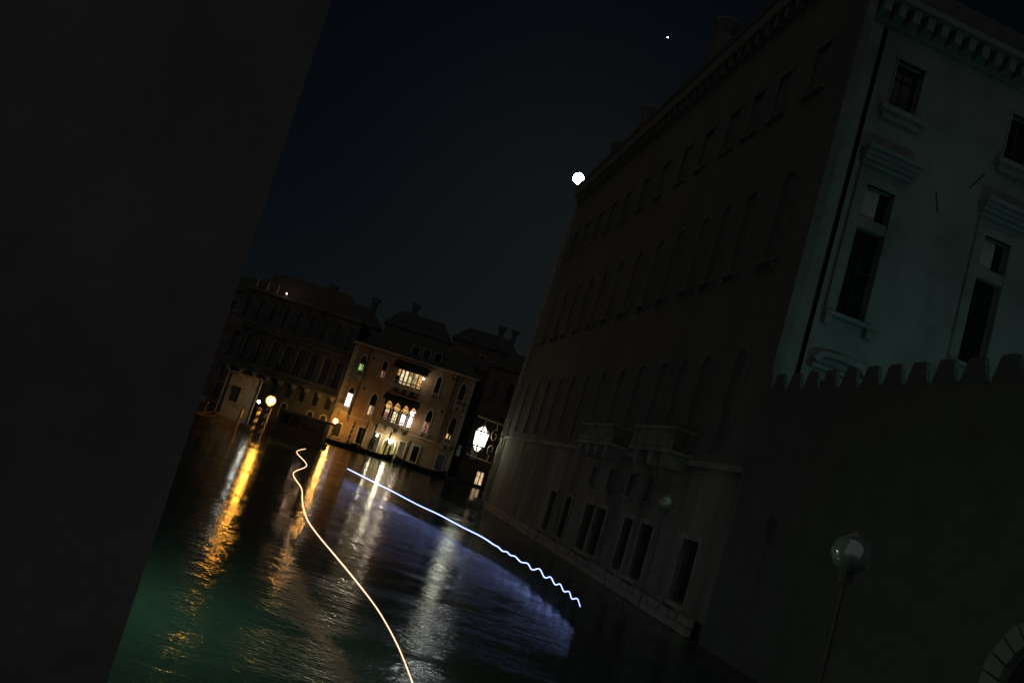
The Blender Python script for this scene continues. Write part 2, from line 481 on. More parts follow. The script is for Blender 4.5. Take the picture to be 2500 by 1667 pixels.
def balcony(par, x0, x1, z0, z1, out, stone=None, step=0.16, corb=()):
    stone = stone or M['stone']
    b0 = MB().box(x0, x1, -out, -.001, z0, z0 + .14).build('balcony', stone, par)
    MB().box(x0, x1, -out, -out + .14, z1 - .12, z1).box(x0, x0 + .12, -out + .142, -.001, z1 - .12, z1).box(x1 - .12, x1, -out + .142, -.001, z1 - .12, z1).build('handrail', stone, b0)
    bl = MB()
    x = x0 + .1
    while x < x1 - .05:
        bl.lathe([(.03, z0 + .142), (.055, z0 + .3), (.03, z0 + .45), (.03, z1 - .122)], 5, (x, -out + .07))
        x += step
    tag(bl.build('balusters', stone, b0), kind='stuff')
    for cx in corb:
        MB().prism([(cx - .32, z0 - .01), (cx + .32, z0 - .01), (cx + .12, z0 - .55), (cx - .12, z0 - .55)], -out + .1, -.001).build('corbel', M['greystone'], b0)
    return b0

def quoins(par, x, side, z0, z1, mat, h=0.42, y=-0.045):
    a = MB().box(0, .62, y, .0, 0, h - .03).build('quoin', mat, par)
    c = MB().box(0, .40, y, .0, 0, h - .03).build('quoin', mat, par)
    z, i = z0, 0
    first = {0: True, 1: True}
    while z + h <= z1 + .01:
        src = a if i % 2 == 0 else c
        w = .62 if i % 2 == 0 else .40
        lx = x if side > 0 else x - w
        if first[i % 2]:
            src.location = (lx, 0, z); first[i % 2] = False
        else:
            copy_mesh(src, par, (lx, 0, z))
        z += h; i += 1

# ------------------------------------------------------------------ setting: water, land
w_ = MB()
w_.v = [(-700, -60, 0), (700, -60, 0), (700, 4000, 0), (-700, 4000, 0)]; w_.f = [(0, 1, 2, 3)]
tag(w_.build('canal_water', M['water']), kind='structure')
tag(MB().box(-120, 120, 104.5, 400, -1, 0.25).build('island_ground', M['greystone']), kind='structure')

# ------------------------------------------------------------------ central palace (frontal, y=103)
Yf = 103.0
T = thing('lit_palace', 'ochre palace with glowing loggias above an arched water door', 'palace', (0, Yf, 0))
X0, X1, ZT = -18.65, -2.75, 12.65
holes = []
def H(h): holes.append(h)
oc = M['ochre']
# top floor
H(arched_window(T, -17.05, 9.05, 11.67, .85, oc, lit=[(-17.42, -17.10, 9.45, 10.35, 'lit_green'), (-16.98, -16.90, 9.45, 10.35, 'lit_green')], sill=False))
balcony(T, -17.80, -16.35, 8.62, 9.55, .5, corb=(-17.5, -16.65))
H(arched_window(T, -14.28, 9.5, 11.83, .75, oc, lit=[(-14.50, -14.22, 9.52, 10.35, 'lit_pink'), (-14.10, -14.04, 9.52, 10.35, 'lit_pink')]))
H(arched_window(T, -7.22, 9.62, 12.0, .75, oc))
H(arched_window(T, -4.03, 9.2, 12.05, .85, oc, sill=False))
balcony(T, -4.6, -3.45, 8.8, 9.7, .5, corb=(-4.4, -3.65))
# middle floor
H(arched_window(T, -17.25, 4.62, 7.47, .8, oc, lit=[(-17.60, -16.92, 5.98, 6.42, 'lit_white'), (-17.60, -17.29, 4.66, 5.90, 'lit_white'), (-17.21, -16.98, 4.66, 5.90, 'lit_white')], sill=False))
balcony(T, -18.4, -16.7, 3.9, 4.8, .55, corb=(-18.1, -17.0))
H(arched_window(T, -14.28, 4.6, 7.55, .9, oc, lit=[(-14.55, -14.22, 4.62, 5.78, 'lit_cream'), (-14.12, -14.04, 4.62, 5.78, 'lit_cream')]))
H(arched_window(T, -7.05, 4.55, 7.66, .85, oc, lit=[(-7.42, -7.30, 4.6, 5.9, 'lit_cream'), (-7.26, -7.10, 4.6, 5.9, 'lit_pink'), (-7.0, -6.78, 4.6, 5.9, 'lit_pink')]))
H(arched_window(T, -3.93, 4.3, 7.65, .9, oc, lit=[(-4.30, -4.08, 4.6, 5.3, 'lit_warm'), (-3.86, -3.74, 4.6, 5.2, 'lit_cream')], sill=False))
balcony(T, -4.6, -3.3, 3.87, 4.7, .5, corb=(-4.35, -3.55))
# upper loggia: six narrow lights
H((-12.6, -9.2, 9.3, 11.35))
lg = MB().box(-12.6, -9.2, .32, .34, 9.3, 11.35).build('loggia', M['dark'], T)
ux = [-12.6, -12.12, -11.62, -11.10, -10.52, -9.86, -9.2]
for i in range(6):
    a, b_ = ux[i], ux[i + 1]
    MB().box(a + .10, b_ - .10, .27, .30, 9.5 if i else 10.4, 11.2).build('pane', M[['lit_warm', 'lit_bright', 'lit_bright', 'lit_room', 'lit_room', 'lit_warm'][i]], lg)
for a in ux[1:-1]:
    MB().lathe([(.07, 9.3), (.055, 9.4), (.05, 10.9), (.09, 11.1), (.09, 11.34)], 6, (a, .12)).build('column', M['stone'], lg)
balcony(T, -12.8, -9.1, 8.88, 9.78, .75, corb=(-12.5, -11.4, -10.4, -9.4))
# main loggia: four arched lights
H((-12.95, -8.75, 4.5, 7.2))
lm = MB().box(-12.95, -8.75, .32, .34, 4.5, 7.2).build('loggia', M['dark'], T)
for i, cx in enumerate((-12.28, -11.18, -10.10, -9.12)):
    hw = .34
    top = 'lit_warm' if i < 3 else 'lit_bright'
    low = ['lit_pink', 'lit_bright', 'lit_white', 'lit_white'][i]
    MB().prism([(cx - hw, 6.72), (cx + hw, 6.72), (cx + .18, 6.86), (cx - .1, 7.08)], .27, .30).build('pane', M['lit_warm'], lm)
    MB().prism([(cx - hw, 6.62), (cx + hw, 6.62), (cx + hw + .02, 6.25), (cx + .2, 6.02), (cx - .15, 6.0), (cx - hw - .02, 6.3)], .27, .30).build('pane', M[top if i < 3 else 'lit_white'], lm)
    if i == 0:
        MB().box(cx - .24, cx + .02, .27, .30, 5.65, 5.95).build('pane', M['lit_bright'], lm)
        MB().box(cx + .10, cx + .24, .27, .30, 5.6, 5.95).build('pane', M['lit_bright'], lm)
        MB().box(cx - .24, cx + .24, .28, .305, 4.6, 5.6).build('pane', M['lit_pink'], lm)
    else:
        MB().box(cx - .27, cx + .04, .27, .30, 4.55, 5.9).build('pane', M[low], lm)
        MB().box(cx + .13, cx + .27, .27, .30, 4.55, 5.85).build('pane', M[low], lm)
for a in (-12.85, -11.73, -10.64, -9.60, -8.84):
    MB().lathe([(.11, 4.5), (.08, 4.65), (.075, 6.1), (.14, 6.35), (.14, 6.5)], 8, (a, .1)).build('column', M['stone'], lm)
    if a not in (-12.85, -8.84):
        pass
balcony(T, -13.25, -9.0, 3.95, 4.85, .9, corb=(-12.9, -11.7, -10.5, -9.4))
# squares reliefs
for sx_, sz_ in ((-15.95, 11.5), (-15.85, 7.55), (-5.6, 12.0), (-5.65, 7.75)):
    rr = MB().ribbon([(sx_ - .33, sz_ - .33), (sx_ + .33, sz_ - .33), (sx_ + .33, sz_ + .33), (sx_ - .33, sz_ + .33)], .1, -.06, -.001, True).build('relief_frame', M['stone'], T)
    MB().box(sx_ - .15, sx_ + .15, -.04, -.001, sz_ - .18, sz_ + .1).build('relief', M['wet'], rr)
# ground floor
H(rect_window(T, -17.9, -17.0, .86, 2.5))
H(rect_window(T, -14.85, -13.95, .85, 2.85))
H(rect_window(T, -12.9, -12.0, .5, 2.75, lit=[(-12.55, -12.02, .6, 2.6, 'lit_lattice')]))
H(rect_window(T, -9.5, -8.72, .56, 2.7, lit=[(-9.46, -8.76, .6, 2.66, 'lit_lattice')]))
H(rect_window(T, -7.75, -6.95, .72, 2.65))
H(rect_window(T, -4.55, -3.6, .66, 2.62))
for (a, b_) in ((-12.55, -12.02), (-9.46, -8.76)):
    lt = MB()
    k = int((b_ - a) / .13) + 1
    for i in range(k + 1):
        x = a + (b_ - a) * i / k
        lt.ribbon([(x + .03 * math.sin(z_ * 2.2), .6 + z_ * .13) for z_ in range(16)], .035, .2, .24)
    tag(lt.build('lattice', M['iron'], T), kind='stuff')
# water door with fan light
H((-11.5, -9.92, .3, 2.62))
dz = 1.82
dr = MB().box(-11.5, -9.92, .32, .34, .3, 2.62).build('water_door', M['dark'], T)
sp = MB(); spandrel(sp, roundarch(-10.71, dz, 1.58, .8), -11.5, -9.92, 2.62, .003, .2); sp.build('arch_infill', oc, dr)
MB().ribbon([(-11.5, .3)] + roundarch(-10.71, dz, 1.58, .8) + [(-9.92, .3)], .18, -.1, .05).build('frame', M['stone'], dr)
MB().box(-11.44, -10.86, .27, .30, .45, 1.72).build('pane', M['lit_hall'], dr)
MB().box(-10.32, -10.02, .27, .30, .45, 1.72).build('pane', M['lit_hall'], dr)
MB().box(-10.74, -10.66, .2, .25, .3, 1.76).build('door_post', M['palewood'], dr)
MB().prism([(x_, z_) for x_, z_ in roundarch(-10.71, dz + .02, 1.44, .7)], .28, .30).build('fanlight', M['lit_hall'], dr)
fb = MB()
for rr_ in (.30, .50, .68):
    fb.ribbon(roundarch(-10.71, dz, rr_ * 2, rr_), .05, .2, .26)
for i in range(1, 8):
    th = math.pi * i / 8
    fb.ribbon([(-10.71 + .15 * math.cos(th), dz + .15 * math.sin(th)), (-10.71 + .72 * math.cos(th), dz + .70 * math.sin(th))], .05, .205, .255)
fb.box(-11.5, -9.92, .2, .26, dz - .08, dz - .01)
fb.build('fan_bars', M['iron'], dr)
# wall, string courses, pipes, quoins
MB().wall(X0, X1, .35, ZT, holes).build('wall', oc, T)
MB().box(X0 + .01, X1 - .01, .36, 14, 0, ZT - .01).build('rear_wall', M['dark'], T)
MB().box(X0 - .02, X1 + .02, -.12, .01, 0, .345).build('plinth', M['wet'], T)
MB().box(X0, -13.35, -.12, -.001, 3.72, 3.86).build('string_course', M['stone'], T)
MB().box(-8.9, X1, -.12, -.001, 3.72, 3.86).build('string_course', M['stone'], T)
MB().box(X0 - .3, X1 + .3, -.45, .3, ZT, ZT + .22).build('cornice', M['stone'], T)
MB().tube([(-16.55, -.12, 3.0), (-16.55, -.12, ZT)], .06, 6).build('drainpipe', M['iron'], T)
MB().tube([(-5.2, -.12, 3.7), (-5.2, -.12, ZT)], .08, 6).build('drainpipe', M['iron'], T)
quoins(T, X0, 1, 3.9, 12.5, M['stone'])
quoins(T, X1, -1, .4, 12.5, M['stone'])
MB().prism([(X0 - .4, 12.87), (X1 + .4, 12.87), (X1 - 3, 16.2), (X0 + 3, 16.2)], 2.5, 9).build('roof', M['roof'], T)
MB().box(X0 - .35, X1 + .35, -.5, 2.49, 12.872, 13.05).build('eaves_tiles', M['roof'], T)
# awnings over the loggias
for (a, b_, z_, dn) in ((-13.1, -8.9, 12.35, 11.32), (-13.1, -8.6, 7.95, 7.2)):
    aw = MB()
    aw.v = [(a, -.05, z_), (b_, -.05, z_), (b_ + .1, -1.1, dn), (a - .1, -1.1, dn), (b_ + .1, -1.1, dn - .12), (a - .1, -1.1, dn - .12), (a, -.05, dn), (b_, -.05, dn)]
    aw.f = [(0, 3, 2, 1), (3, 5, 4, 2), (0, 6, 3), (1, 2, 7)]
    aw.build('awning', M['cloth'], T)
# dormer
dm = MB().box(-12.3, -7.8, 2.0, 4.5, 13.052, 15.1).build('dormer', M['roof'], T)
for i in range(3):
    x = -11.95 + i * 1.5
    MB().ribbon([(x, 13.7), (x, 14.75), (x + 1.0, 14.75), (x + 1.0, 13.7)], .1, 1.93, 1.998).build('frame', M['stone'], dm)
    MB().box(x + .06, x + .94, 1.96, 1.998, 13.7, 14.69).build('pane', M['glass'], dm)
# facade lamps (things)
def wall_lamp(name, label, x, y, z, r, mat):
    t = thing(name, label, 'lamp', (x, y, z))
    MB().ball((0, 0, 0), r, 12, 8).build('bulb', M[mat], t, True)
    MB().tube([(0, -y + Yf - .002 if y > 90 else .4, r + .12), (0, 0, r + .12), (0, 0, r + .01)], .03, 6).build('bracket', M['iron'], t)
    MB().lathe([(r * .8, r + .0), (r * .5, r + .08), (.02, r + .1)], 8).build('cap', M['iron'], t)
    return t
wall_lamp('door_lantern', 'round warm white lamp hanging over the arched water door', -10.65, 102.3, 2.30, .27, 'lamp_hall')
wall_lamp('window_lamp', 'small pale lamp beside the lattice window left of the water door', -12.42, 102.6, 2.5, .12, 'lamp_hall')
wall_lamp('balcony_lamp', 'white lamp on the right end of the lower loggia balcony', -9.0, 101.9, 5.2, .15, 'lamp_star')
wall_lamp('balcony_lamp', 'white lamp beside the right end of the top floor loggia', -9.08, 102.1, 10.85, .10, 'lamp_star')

# ------------------------------------------------------------------ left palace
T = thing('grey_palace', 'tall dark grey stone palace with rows of arched windows, left of the lit ochre one', 'palace', (0, 103.3, 0))
holes = []
gs = M['dark_grey_stone'] = surf('dark_facade_stone', (0.10, 0.10, 0.09), (0.20, 0.195, 0.17), 0.25, 0.9, 0.4, 5)  # dark grey mottled stone
a0, a1 = -34.0, -18.72
nb = 9
bw = (a1 - a0) / nb
for i in range(nb):
    cx = a1 - bw * (i + .5)
    holes.append(arched_window(T, cx, 11.45, 14.3, .85, gs, 'round', stone=gs, sill=False, fw=.18))
    holes.append(arched_window(T, cx, 6.4, 9.9, 1.0, gs, 'round', stone=gs, sill=False, fw=.2))
    if i != 2:
        holes.append(arched_window(T, cx, 1.0, 2.9, .8, gs, 'round', stone=M['stone'] if i < 4 else gs, sill=False, fw=.16))
    holes.append(rect_window(T, cx - .35, cx + .35, 3.6, 5.1, stone=gs, bars=False))
MB().wall(a0, a1, .3, 15.2, holes).build('wall', gs, T)
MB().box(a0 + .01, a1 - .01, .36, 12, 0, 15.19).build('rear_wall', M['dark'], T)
MB().box(a0, a1 - .01, -.1, .01, 0, .298).build('plinth', M['wet'], T)
for z_ in (5.95, 10.9):
    pass
balcony(T, a0 + 1, a1 - .2, 5.35, 6.25, .8, gs, step=.22, corb=[a1 - bw * (i + .02) - .4 for i in range(nb)])
balcony(T, a0 + 1, a1 - .2, 10.5, 11.3, .6, gs, step=.22)
MB().box(a0 - .2, a1, -.5, .3, 15.2, 15.6).build('cornice', gs, T)
for i in range(nb + 1):
    for (z0, z1) in ((6.4, 10.2), (11.45, 15.18)):
        for o_ in (-.16, .16):
            cx = min(max(a1 - bw * i + o_, a0 + .1), a1 - .1)
            MB().lathe([(.10, z0), (.075, z0 + .15), (.07, z1 - .4), (.12, z1 - .15), (.12, z1)], 6, (cx, -.12)).build('column', gs, T)
MB().prism([(a0, 15.61), (a1, 15.61), (a1 - 3, 18.4), (a0 + 3, 18.4)], 1, 9).build('roof', M['roof'], T)
for x in (-32.9, -31.5, -30.2):
    MB().prism([(x - .12, 15.605), (x + .12, 15.605), (x + .05, 16.75), (x - .05, 16.75)], -.35, -.15).build('pinnacle', M['stone'], T)
T2 = thing('marker_light', 'tiny red-white light on the roof edge of the grey palace', 'lamp', (-28.9, 102.6, 15.9))
MB().ball((0, 0, 0), .08, 8, 6).build('bulb', M['red_dot'], T2)
MB().box(-.03, .03, -.03, .03, -.3, -.075).build('stem', M['iron'], T2)

# ------------------------------------------------------------------ red house right of the lit palace, and dark houses behind
T = thing('red_house', 'dark red house behind the wall lantern with one small orange window near the water', 'house', (0, 104.2, 0))
holes = [rect_window(T, .78, 1.70, .35, 2.0, lit=[(.80, 1.16, .4, 1.98, 'lit_cream'), (1.30, 1.66, .4, 1.98, 'lit_cream')], stone=M['brick'], fw=.1, bars=False)]
for x, z in ((1.7, 6.8), (3.9, 6.8), (6.1, 6.8), (-.3, 6.8), (1.7, 11.2), (-.3, 11.2), (3.9, 11.2)):
    holes.append(arched_window(T, x, z, z + 2.8, .9, M['brick'], stone=M['brick']))
holes.append(rect_window(T, -.8, .1, 3.2, 5.2, stone=M['brick']))
holes.append(rect_window(T, 2.6, 3.5, 3.2, 5.2, stone=M['brick']))
MB().wall(-1.6, 12, .3, 15.2, holes).build('wall', M['brick'], T)
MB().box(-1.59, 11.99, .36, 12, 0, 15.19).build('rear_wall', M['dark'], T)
MB().box(-1.6, 12, -.1, .01, 0, .298).build('plinth', M['wet'], T)
MB().prism([(-1.9, 15.2), (12.2, 15.2), (10, 17.6), (.5, 17.6)], -.3, 10).build('roof', M['roof'], T)
T = thing('narrow_house', 'narrow unlit house in the gap between the ochre palace and the red house', 'house', (0, 108, 0))
holes = [rect_window(T, -2.9, -2.1, z, z + 1.5, stone=M['brick']) for z in (3, 7, 10.5)]
MB().wall(-6, -1.62, .3, 14.6, holes).build('wall', M['brick'], T)
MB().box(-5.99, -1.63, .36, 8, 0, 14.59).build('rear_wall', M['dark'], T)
MB().prism([(-6.2, 14.6), (-1.4, 14.6), (-2.6, 16), (-5, 16)], -.3, 8).build('roof', M['roof'], T)
def back_house(x0, x1, y, h, rh, label, chims):
    T = thing('background_house', label, 'house', ((x0 + x1) / 2, y, 0), group='dark houses behind the canal front')
    w = (x1 - x0) / 2
    holes = []
    k = max(2, int(w * 2 / 3))
    for i in range(k):
        cx = -w + (i + .5) * 2 * w / k
        holes.append(rect_window(T, cx - .4, cx + .4, h - 3, h - 1.4, stone=M['greystone']))
    MB().wall(-w, w, 0, h, holes).build('wall', M['brick'], T)
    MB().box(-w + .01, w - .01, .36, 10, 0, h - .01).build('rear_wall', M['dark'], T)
    MB().prism([(-w - .4, h), (w + .4, h), (w - w * .35, h + rh), (-w + w * .35, h + rh)], -.4, 11).build('roof', M['roof'], T)
    for c in chims:
        ch = MB().box(c - .4, c + .4, 3, 3.8, h + .5, h + rh + 1.4).build('chimney', M['roof'], T)
        MB().prism([(c - .4, h + rh + 1.402), (c + .4, h + rh + 1.402), (c + .75, h + rh + 2.2), (c - .75, h + rh + 2.2)], 2.8, 4.0).build('chimney_pot', M['roof'], ch)
back_house(-46, -33, 122, 16.5, 2.4, 'dark house roof behind the left end of the grey palace', (2,))
back_house(-32.5, -20, 124, 17.6, 2.6, 'dark high roof behind the right half of the grey palace', (-3, 4))
back_house(-19.5, -9, 126, 19.0, 2.6, 'dark high roof behind the dormer of the ochre palace', (-2,))
back_house(-8.5, 1.5, 124, 19.8, 2.2, 'dark high roof with two flared chimneys behind the red house', (1.5, 3.6))
back_house(2, 14, 122, 17.5, 2.2, 'dark high roof mostly hidden behind the big dark palace', (0,))

# ------------------------------------------------------------------ big dark palace along the right bank
Nn, Ff = Vector((8.6, 26.9, 0)), Vector((1.77, 65.7, 0))
Ld = (Ff - Nn).length
dirv = (Nn - Ff).normalized()
ang = math.atan2(dirv.y, dirv.x)
T = thing('dark_palace', 'huge unlit palace along the right bank with tall barred ground floor windows', 'palace', (Ff.x, Ff.y, 0), ang)
# local x runs from the far corner (0) to the near corner (Ld); -y faces the canal
def s2x(s): return Ld - s
om = M['olive']
holes = []
def BW(sr, sl, z0, z1, **k):       # sr nearer, sl farther
    holes.append(rect_window(T, s2x(sl), s2x(sr), z0, z1, stone=M['greystone'], fw=.18, sill=False, **k))
    w0 = holes[-1]
    sill = MB().box(w0[0] - .25, w0[1] + .25, -.30, -.001, z0 - .16, z0 - .002).box(w0[0] - .2, w0[0], -.24, -.001, z0 - .5, z0 - .162).box(w0[1], w0[1] + .2, -.24, -.001, z0 - .5, z0 - .162)
    sill.build('sill', M['greystone'], T)
for (a, b_) in ((1.75, 3.05), (5.93, 7.18), (8.15, 9.2), (11.68, 13.1), (13.42, 14.77), (17.3, 18.4), (20.4, 21.6)):
    BW(a, b_, .85, 3.02, bars=False)
bars = MB()
for (a, b_, c, d) in holes:
    x = a + .12
    while x < b_ - .05:
        bars.box(x - .012, x + .012, .1, .125, c, d); x += .16
tag(bars.build('window_bars', M['iron'], T), kind='stuff')
# mezzanine and two noble floors, attic
ss = [2.4, 5.2, 7.4, 9.6, 12.4, 15.0, 18.0, 21.0, 24.0, 27.0, 30.0, 33.0, 36.2]
for s in ss:
    holes.append(arched_window(T, s2x(s), 6.25, 10.2, 1.1, om, 'round', stone=M['duskstone'], sill=False, fw=.22, glass=M['shutter'], inset=.07))
    holes.append(arched_window(T, s2x(s), 13.6, 17.3, 1.1, om, 'round', stone=M['duskstone'], fw=.22, glass=M['shutter'], inset=.07))
    holes.append(rect_window(T, s2x(s) - .5, s2x(s) + .5, 20.6, 22.6, stone=M['duskstone'], fw=.16, glass=M['shutter'], inset=.07, bars=False))
for s in ss[2:6]:
    holes.append(rect_window(T, s2x(s) - .35, s2x(s) + .35, 3.9, 4.9, stone=M['pale_olive'], fw=.10, glass=M['shutter'], inset=.08, bars=False))
MB().wall(0, Ld, .6, 5.62, [h_ for h_ in holes if h_[3] < 5.7], depth=.35).build('ground_floor_wall', M['pale_olive'], T)
MB().wall(0, Ld, 5.62, 26.2, [h_ for h_ in holes if h_[3] > 5.7], depth=.35).build('wall', om, T)
# body polygon in local coordinates
def loc(p_):
    q = Vector(p_) - Vector((Ff.x, Ff.y)); c, s_ = math.cos(-ang), math.sin(-ang)
    return (q.x * c - q.y * s_, q.x * s_ + q.y * c)
poly = [(0, .36), (Ld - .002, .36), loc((9.47, 29.9)), loc((45, 39.4)), loc((45, 72)), loc((3.2, 66.2))]
MB().vprism(poly, 0, 26.19).build('side_wall', om, T)
MB().box(Ld - .1, Ld, .001, .359, 0, 26.19).build('corner_pier', M['duskstone'], T)
MB().box(0, .1, .001, .359, 0, 26.19).build('corner_pier', M['duskstone'], T)
MB().box(.6, Ld + .15, -.55, .35, 26.2, 26.9).build('cornice', M['duskstone'], T)
MB().box(.1, .59, -.25, .35, 26.2, 26.9).build('corner_block', M['greystone'], T)
bb = MB().box(0, .28, -.42, -.001, 25.65, 26.19).build('eave_bracket', M['duskstone'], T, loc=(.9, 0, 0))
for i in range(1, 44):
    copy_mesh(bb, T, (.9 + i * .87, 0, 0))
rf = MB()
poly2 = [(.2, -.6), (Ld + .3, -.6), loc((9.6, 30.2)), loc((45, 40)), loc((45, 72)), loc((3.2, 66.2))]
rf.vprism(poly2, 26.902, 27.3)
k = len(rf.v)
rf.v += [(.2, -.6, 27.3), (Ld + .3, -.6, 27.3), (Ld + .6, 7, 30.0), (1.4, 6, 30.0)]
rf.f += [(k, k + 1, k + 2, k + 3)]
rf.build('roof', M['roof'], T)
for s, zt in ((33.4, 29.6), (27.6, 30.2), (17, 31.5)):
    x = s2x(s)
    ch = MB().box(x - .5, x + .5, .2, 1.2, 27.0, zt - .9).build('chimney', M['olive'], T)
    MB().lathe([(.45, zt - .898), (.85, zt - .15), (.8, zt)], 8, (x, .7)).build('chimney_pot', M['olive'], ch)
MB().box(0.0, Ld, -.14, -.001, 5.62, 5.84).build('string_course', M['greystone'], T)
balcony(T, s2x(16.4), s2x(11.2), 5.86, 6.9, 1.0, M['greystone'], step=.2, corb=[s2x(s) for s in (11.8, 13.2, 14.6, 15.9)])
balcony(T, s2x(8.6), s2x(4.2), 5.86, 6.9, 1.0, M['greystone'], step=.2, corb=[s2x(s) for s in (4.8, 6.2, 7.8)])
# plinth stones, each one a block
sh = [MB().box(0, w, -.18 - j * .03, .0, 0, .27).build('plinth_stone', M['greystone'], T) for j, w in enumerate((.72, .88, .60))]
used = set()
for row in range(2):
    x = .0 + row * .35
    i = 0
    while x < Ld - .35:
        j = random.randrange(3)
        w = (.72, .88, .60)[j]
        if x + w > Ld: break
        z = .02 + row * .29
        if j in used: copy_mesh(sh[j], T, (x, 0, z + random.uniform(0, .008)))
        else: sh[j].location = (x, 0, z); used.add(j)
        x += w + .03
        i += 1
MB().box(0, Ld, -.24, .0, -.3, .018).build('waterline_course', M['wet'], T)
# corner column catching the lantern light at the far end
cc = MB()
for z0 in (0.6, 5.85, 11.5, 17.2):
    z1 = {0.6: 5.6, 5.85: 11.3, 11.5: 17.0, 17.2: 22.5}[z0]
    cc.lathe([(.20, z0), (.15, z0 + .2), (.13, z1 - .5), (.2, z1 - .25), (.22, z1)], 10, (.16, -.16))
cc.build('corner_column', M['stone'], T)
for k_, (ox, oy) in enumerate(((-.10, -.30), (-.14, -.06), (.22, -.36), (.40, -.22))):
    pts = [(ox + .012 * math.sin(j * 1.7 + k_), oy + .012 * math.cos(j * 2.3 + k_), .55 + j * .55) for j in range(45)]
    MB().tube(pts, .06 if k_ < 2 else .045, 6).build('corner_shaft', M['shaft'], T)
MB().box(.5, .75, -.12, -.001, .6, 25.6).build('pilaster', M['greystone'], T)
MB().box(-.35, .5, -1.3, -.245, -.3, .25).box(-.2, .5, -.9, -.245, .252, .55).build('corner_steps', M['greystone'], T)

# wrought iron lantern bracketed out from the far corner
T = thing('palace_lantern', 'big hexagonal white lantern on an ornate iron bracket at the dark palace corner', 'lantern', (-.05, 65.35, 0))
def hexp(r): return [(r * math.cos(math.pi / 3 * i + .3), r * math.sin(math.pi / 3 * i + .3)) for i in range(6)]
zc = 5.0
def hexring(mb, r0, z0, r1, z1):
    k = len(mb.v)
    mb.v += [(x, y, z0) for x, y in hexp(r0)] + [(x, y, z1) for x, y in hexp(r1)]
    for i in range(6):
        mb.f.append((k + i, k + (i + 1) % 6, k + 6 + (i + 1) % 6, k + 6 + i))
gl_ = MB(); hexring(gl_, .46, zc - .6, .56, zc + .6)
hexring(gl_, .10, zc - 1.05, .46, zc - .6); hexring(gl_, .56, zc + .6, .12, zc + 1.05)
gl_.build('glass_panes', M['lantern'], T)
fr_ = MB()
for i in range(6):
    a, b_, c, d = hexp(.12)[i], hexp(.585)[i], hexp(.485)[i], hexp(.10)[i]
    fr_.tube([(*a, zc + 1.08), (*b_, zc + .6), (*c, zc - .6), (*d, zc - 1.08)], .065, 5)
    j = (i + 1) % 6
    fr_.tube([(*hexp(.585)[i], zc + .6), (*hexp(.585)[j], zc + .6)], .06, 5)
    fr_.tube([(*hexp(.485)[i], zc - .6), (*hexp(.485)[j], zc - .6)], .06, 5)
fr_.build('frame', M['iron'], T)
MB().lathe([(.16, zc + 1.05), (.2, zc + 1.15), (.05, zc + 1.3), (.08, zc + 1.42), (.01, zc + 1.6)], 8).build('finial', M['brass'], T)
MB().lathe([(.03, zc - 1.3), (.1, zc - 1.18), (.12, zc - 1.04)], 8).build('drop_knob', M['brass'], T)
arm = MB(); arm2 = MB()
arm.tube([(-.75, 0, zc + 1.72), (0, 0, zc + 1.62), (1.0, 0, zc + 1.6), (1.82, .1, zc + 1.55)], .06, 6)
arm2.tube([(-.75, 0, zc - 1.42), (0, 0, zc - 1.5), (1.0, 0, zc - 1.55), (1.82, .1, zc - 1.6)], .06, 6)
arm.build('bracket_arm', M['brass'], T)
arm2.build('bracket_arm', M['brass'], T)
for (cx, cz, r0, sgn) in ((.98, zc + .55, .55, 1), (1.0, zc - .55, .50, -1)):
    MB().tube([(cx + (r0 * (1 - t * .7)) * math.cos(sgn * (t * 7 + 1.2)) * .55, 0, cz + (r0 * (1 - t * .7)) * math.sin(sgn * (t * 7 + 1.2))) for t in [i / 24 for i in range(25)]], .035, 5).build('scroll', M['brass'], T)
MB().tube([(.95, 0, zc + 1.6), (1.05, 0, zc + 1.0)], .035, 5).build('stay', M['brass'], T)
MB().tube([(.95, 0, zc - 1.55), (1.05, 0, zc - 1.0)], .035, 5).build('stay', M['brass'], T)
bd = MB().ball((0, 0, 0), .05, 6, 4).build('bead', M['brass'], T, loc=(-.7, 0, zc + 1.77))
for i in range(1, 9): copy_mesh(bd, T, (-.7 + i * .33, 0, zc + 1.77 - i * .012))
for i in range(9): copy_mesh(bd, T, (-.7 + i * .33, 0, zc - 1.36 - i * .022))

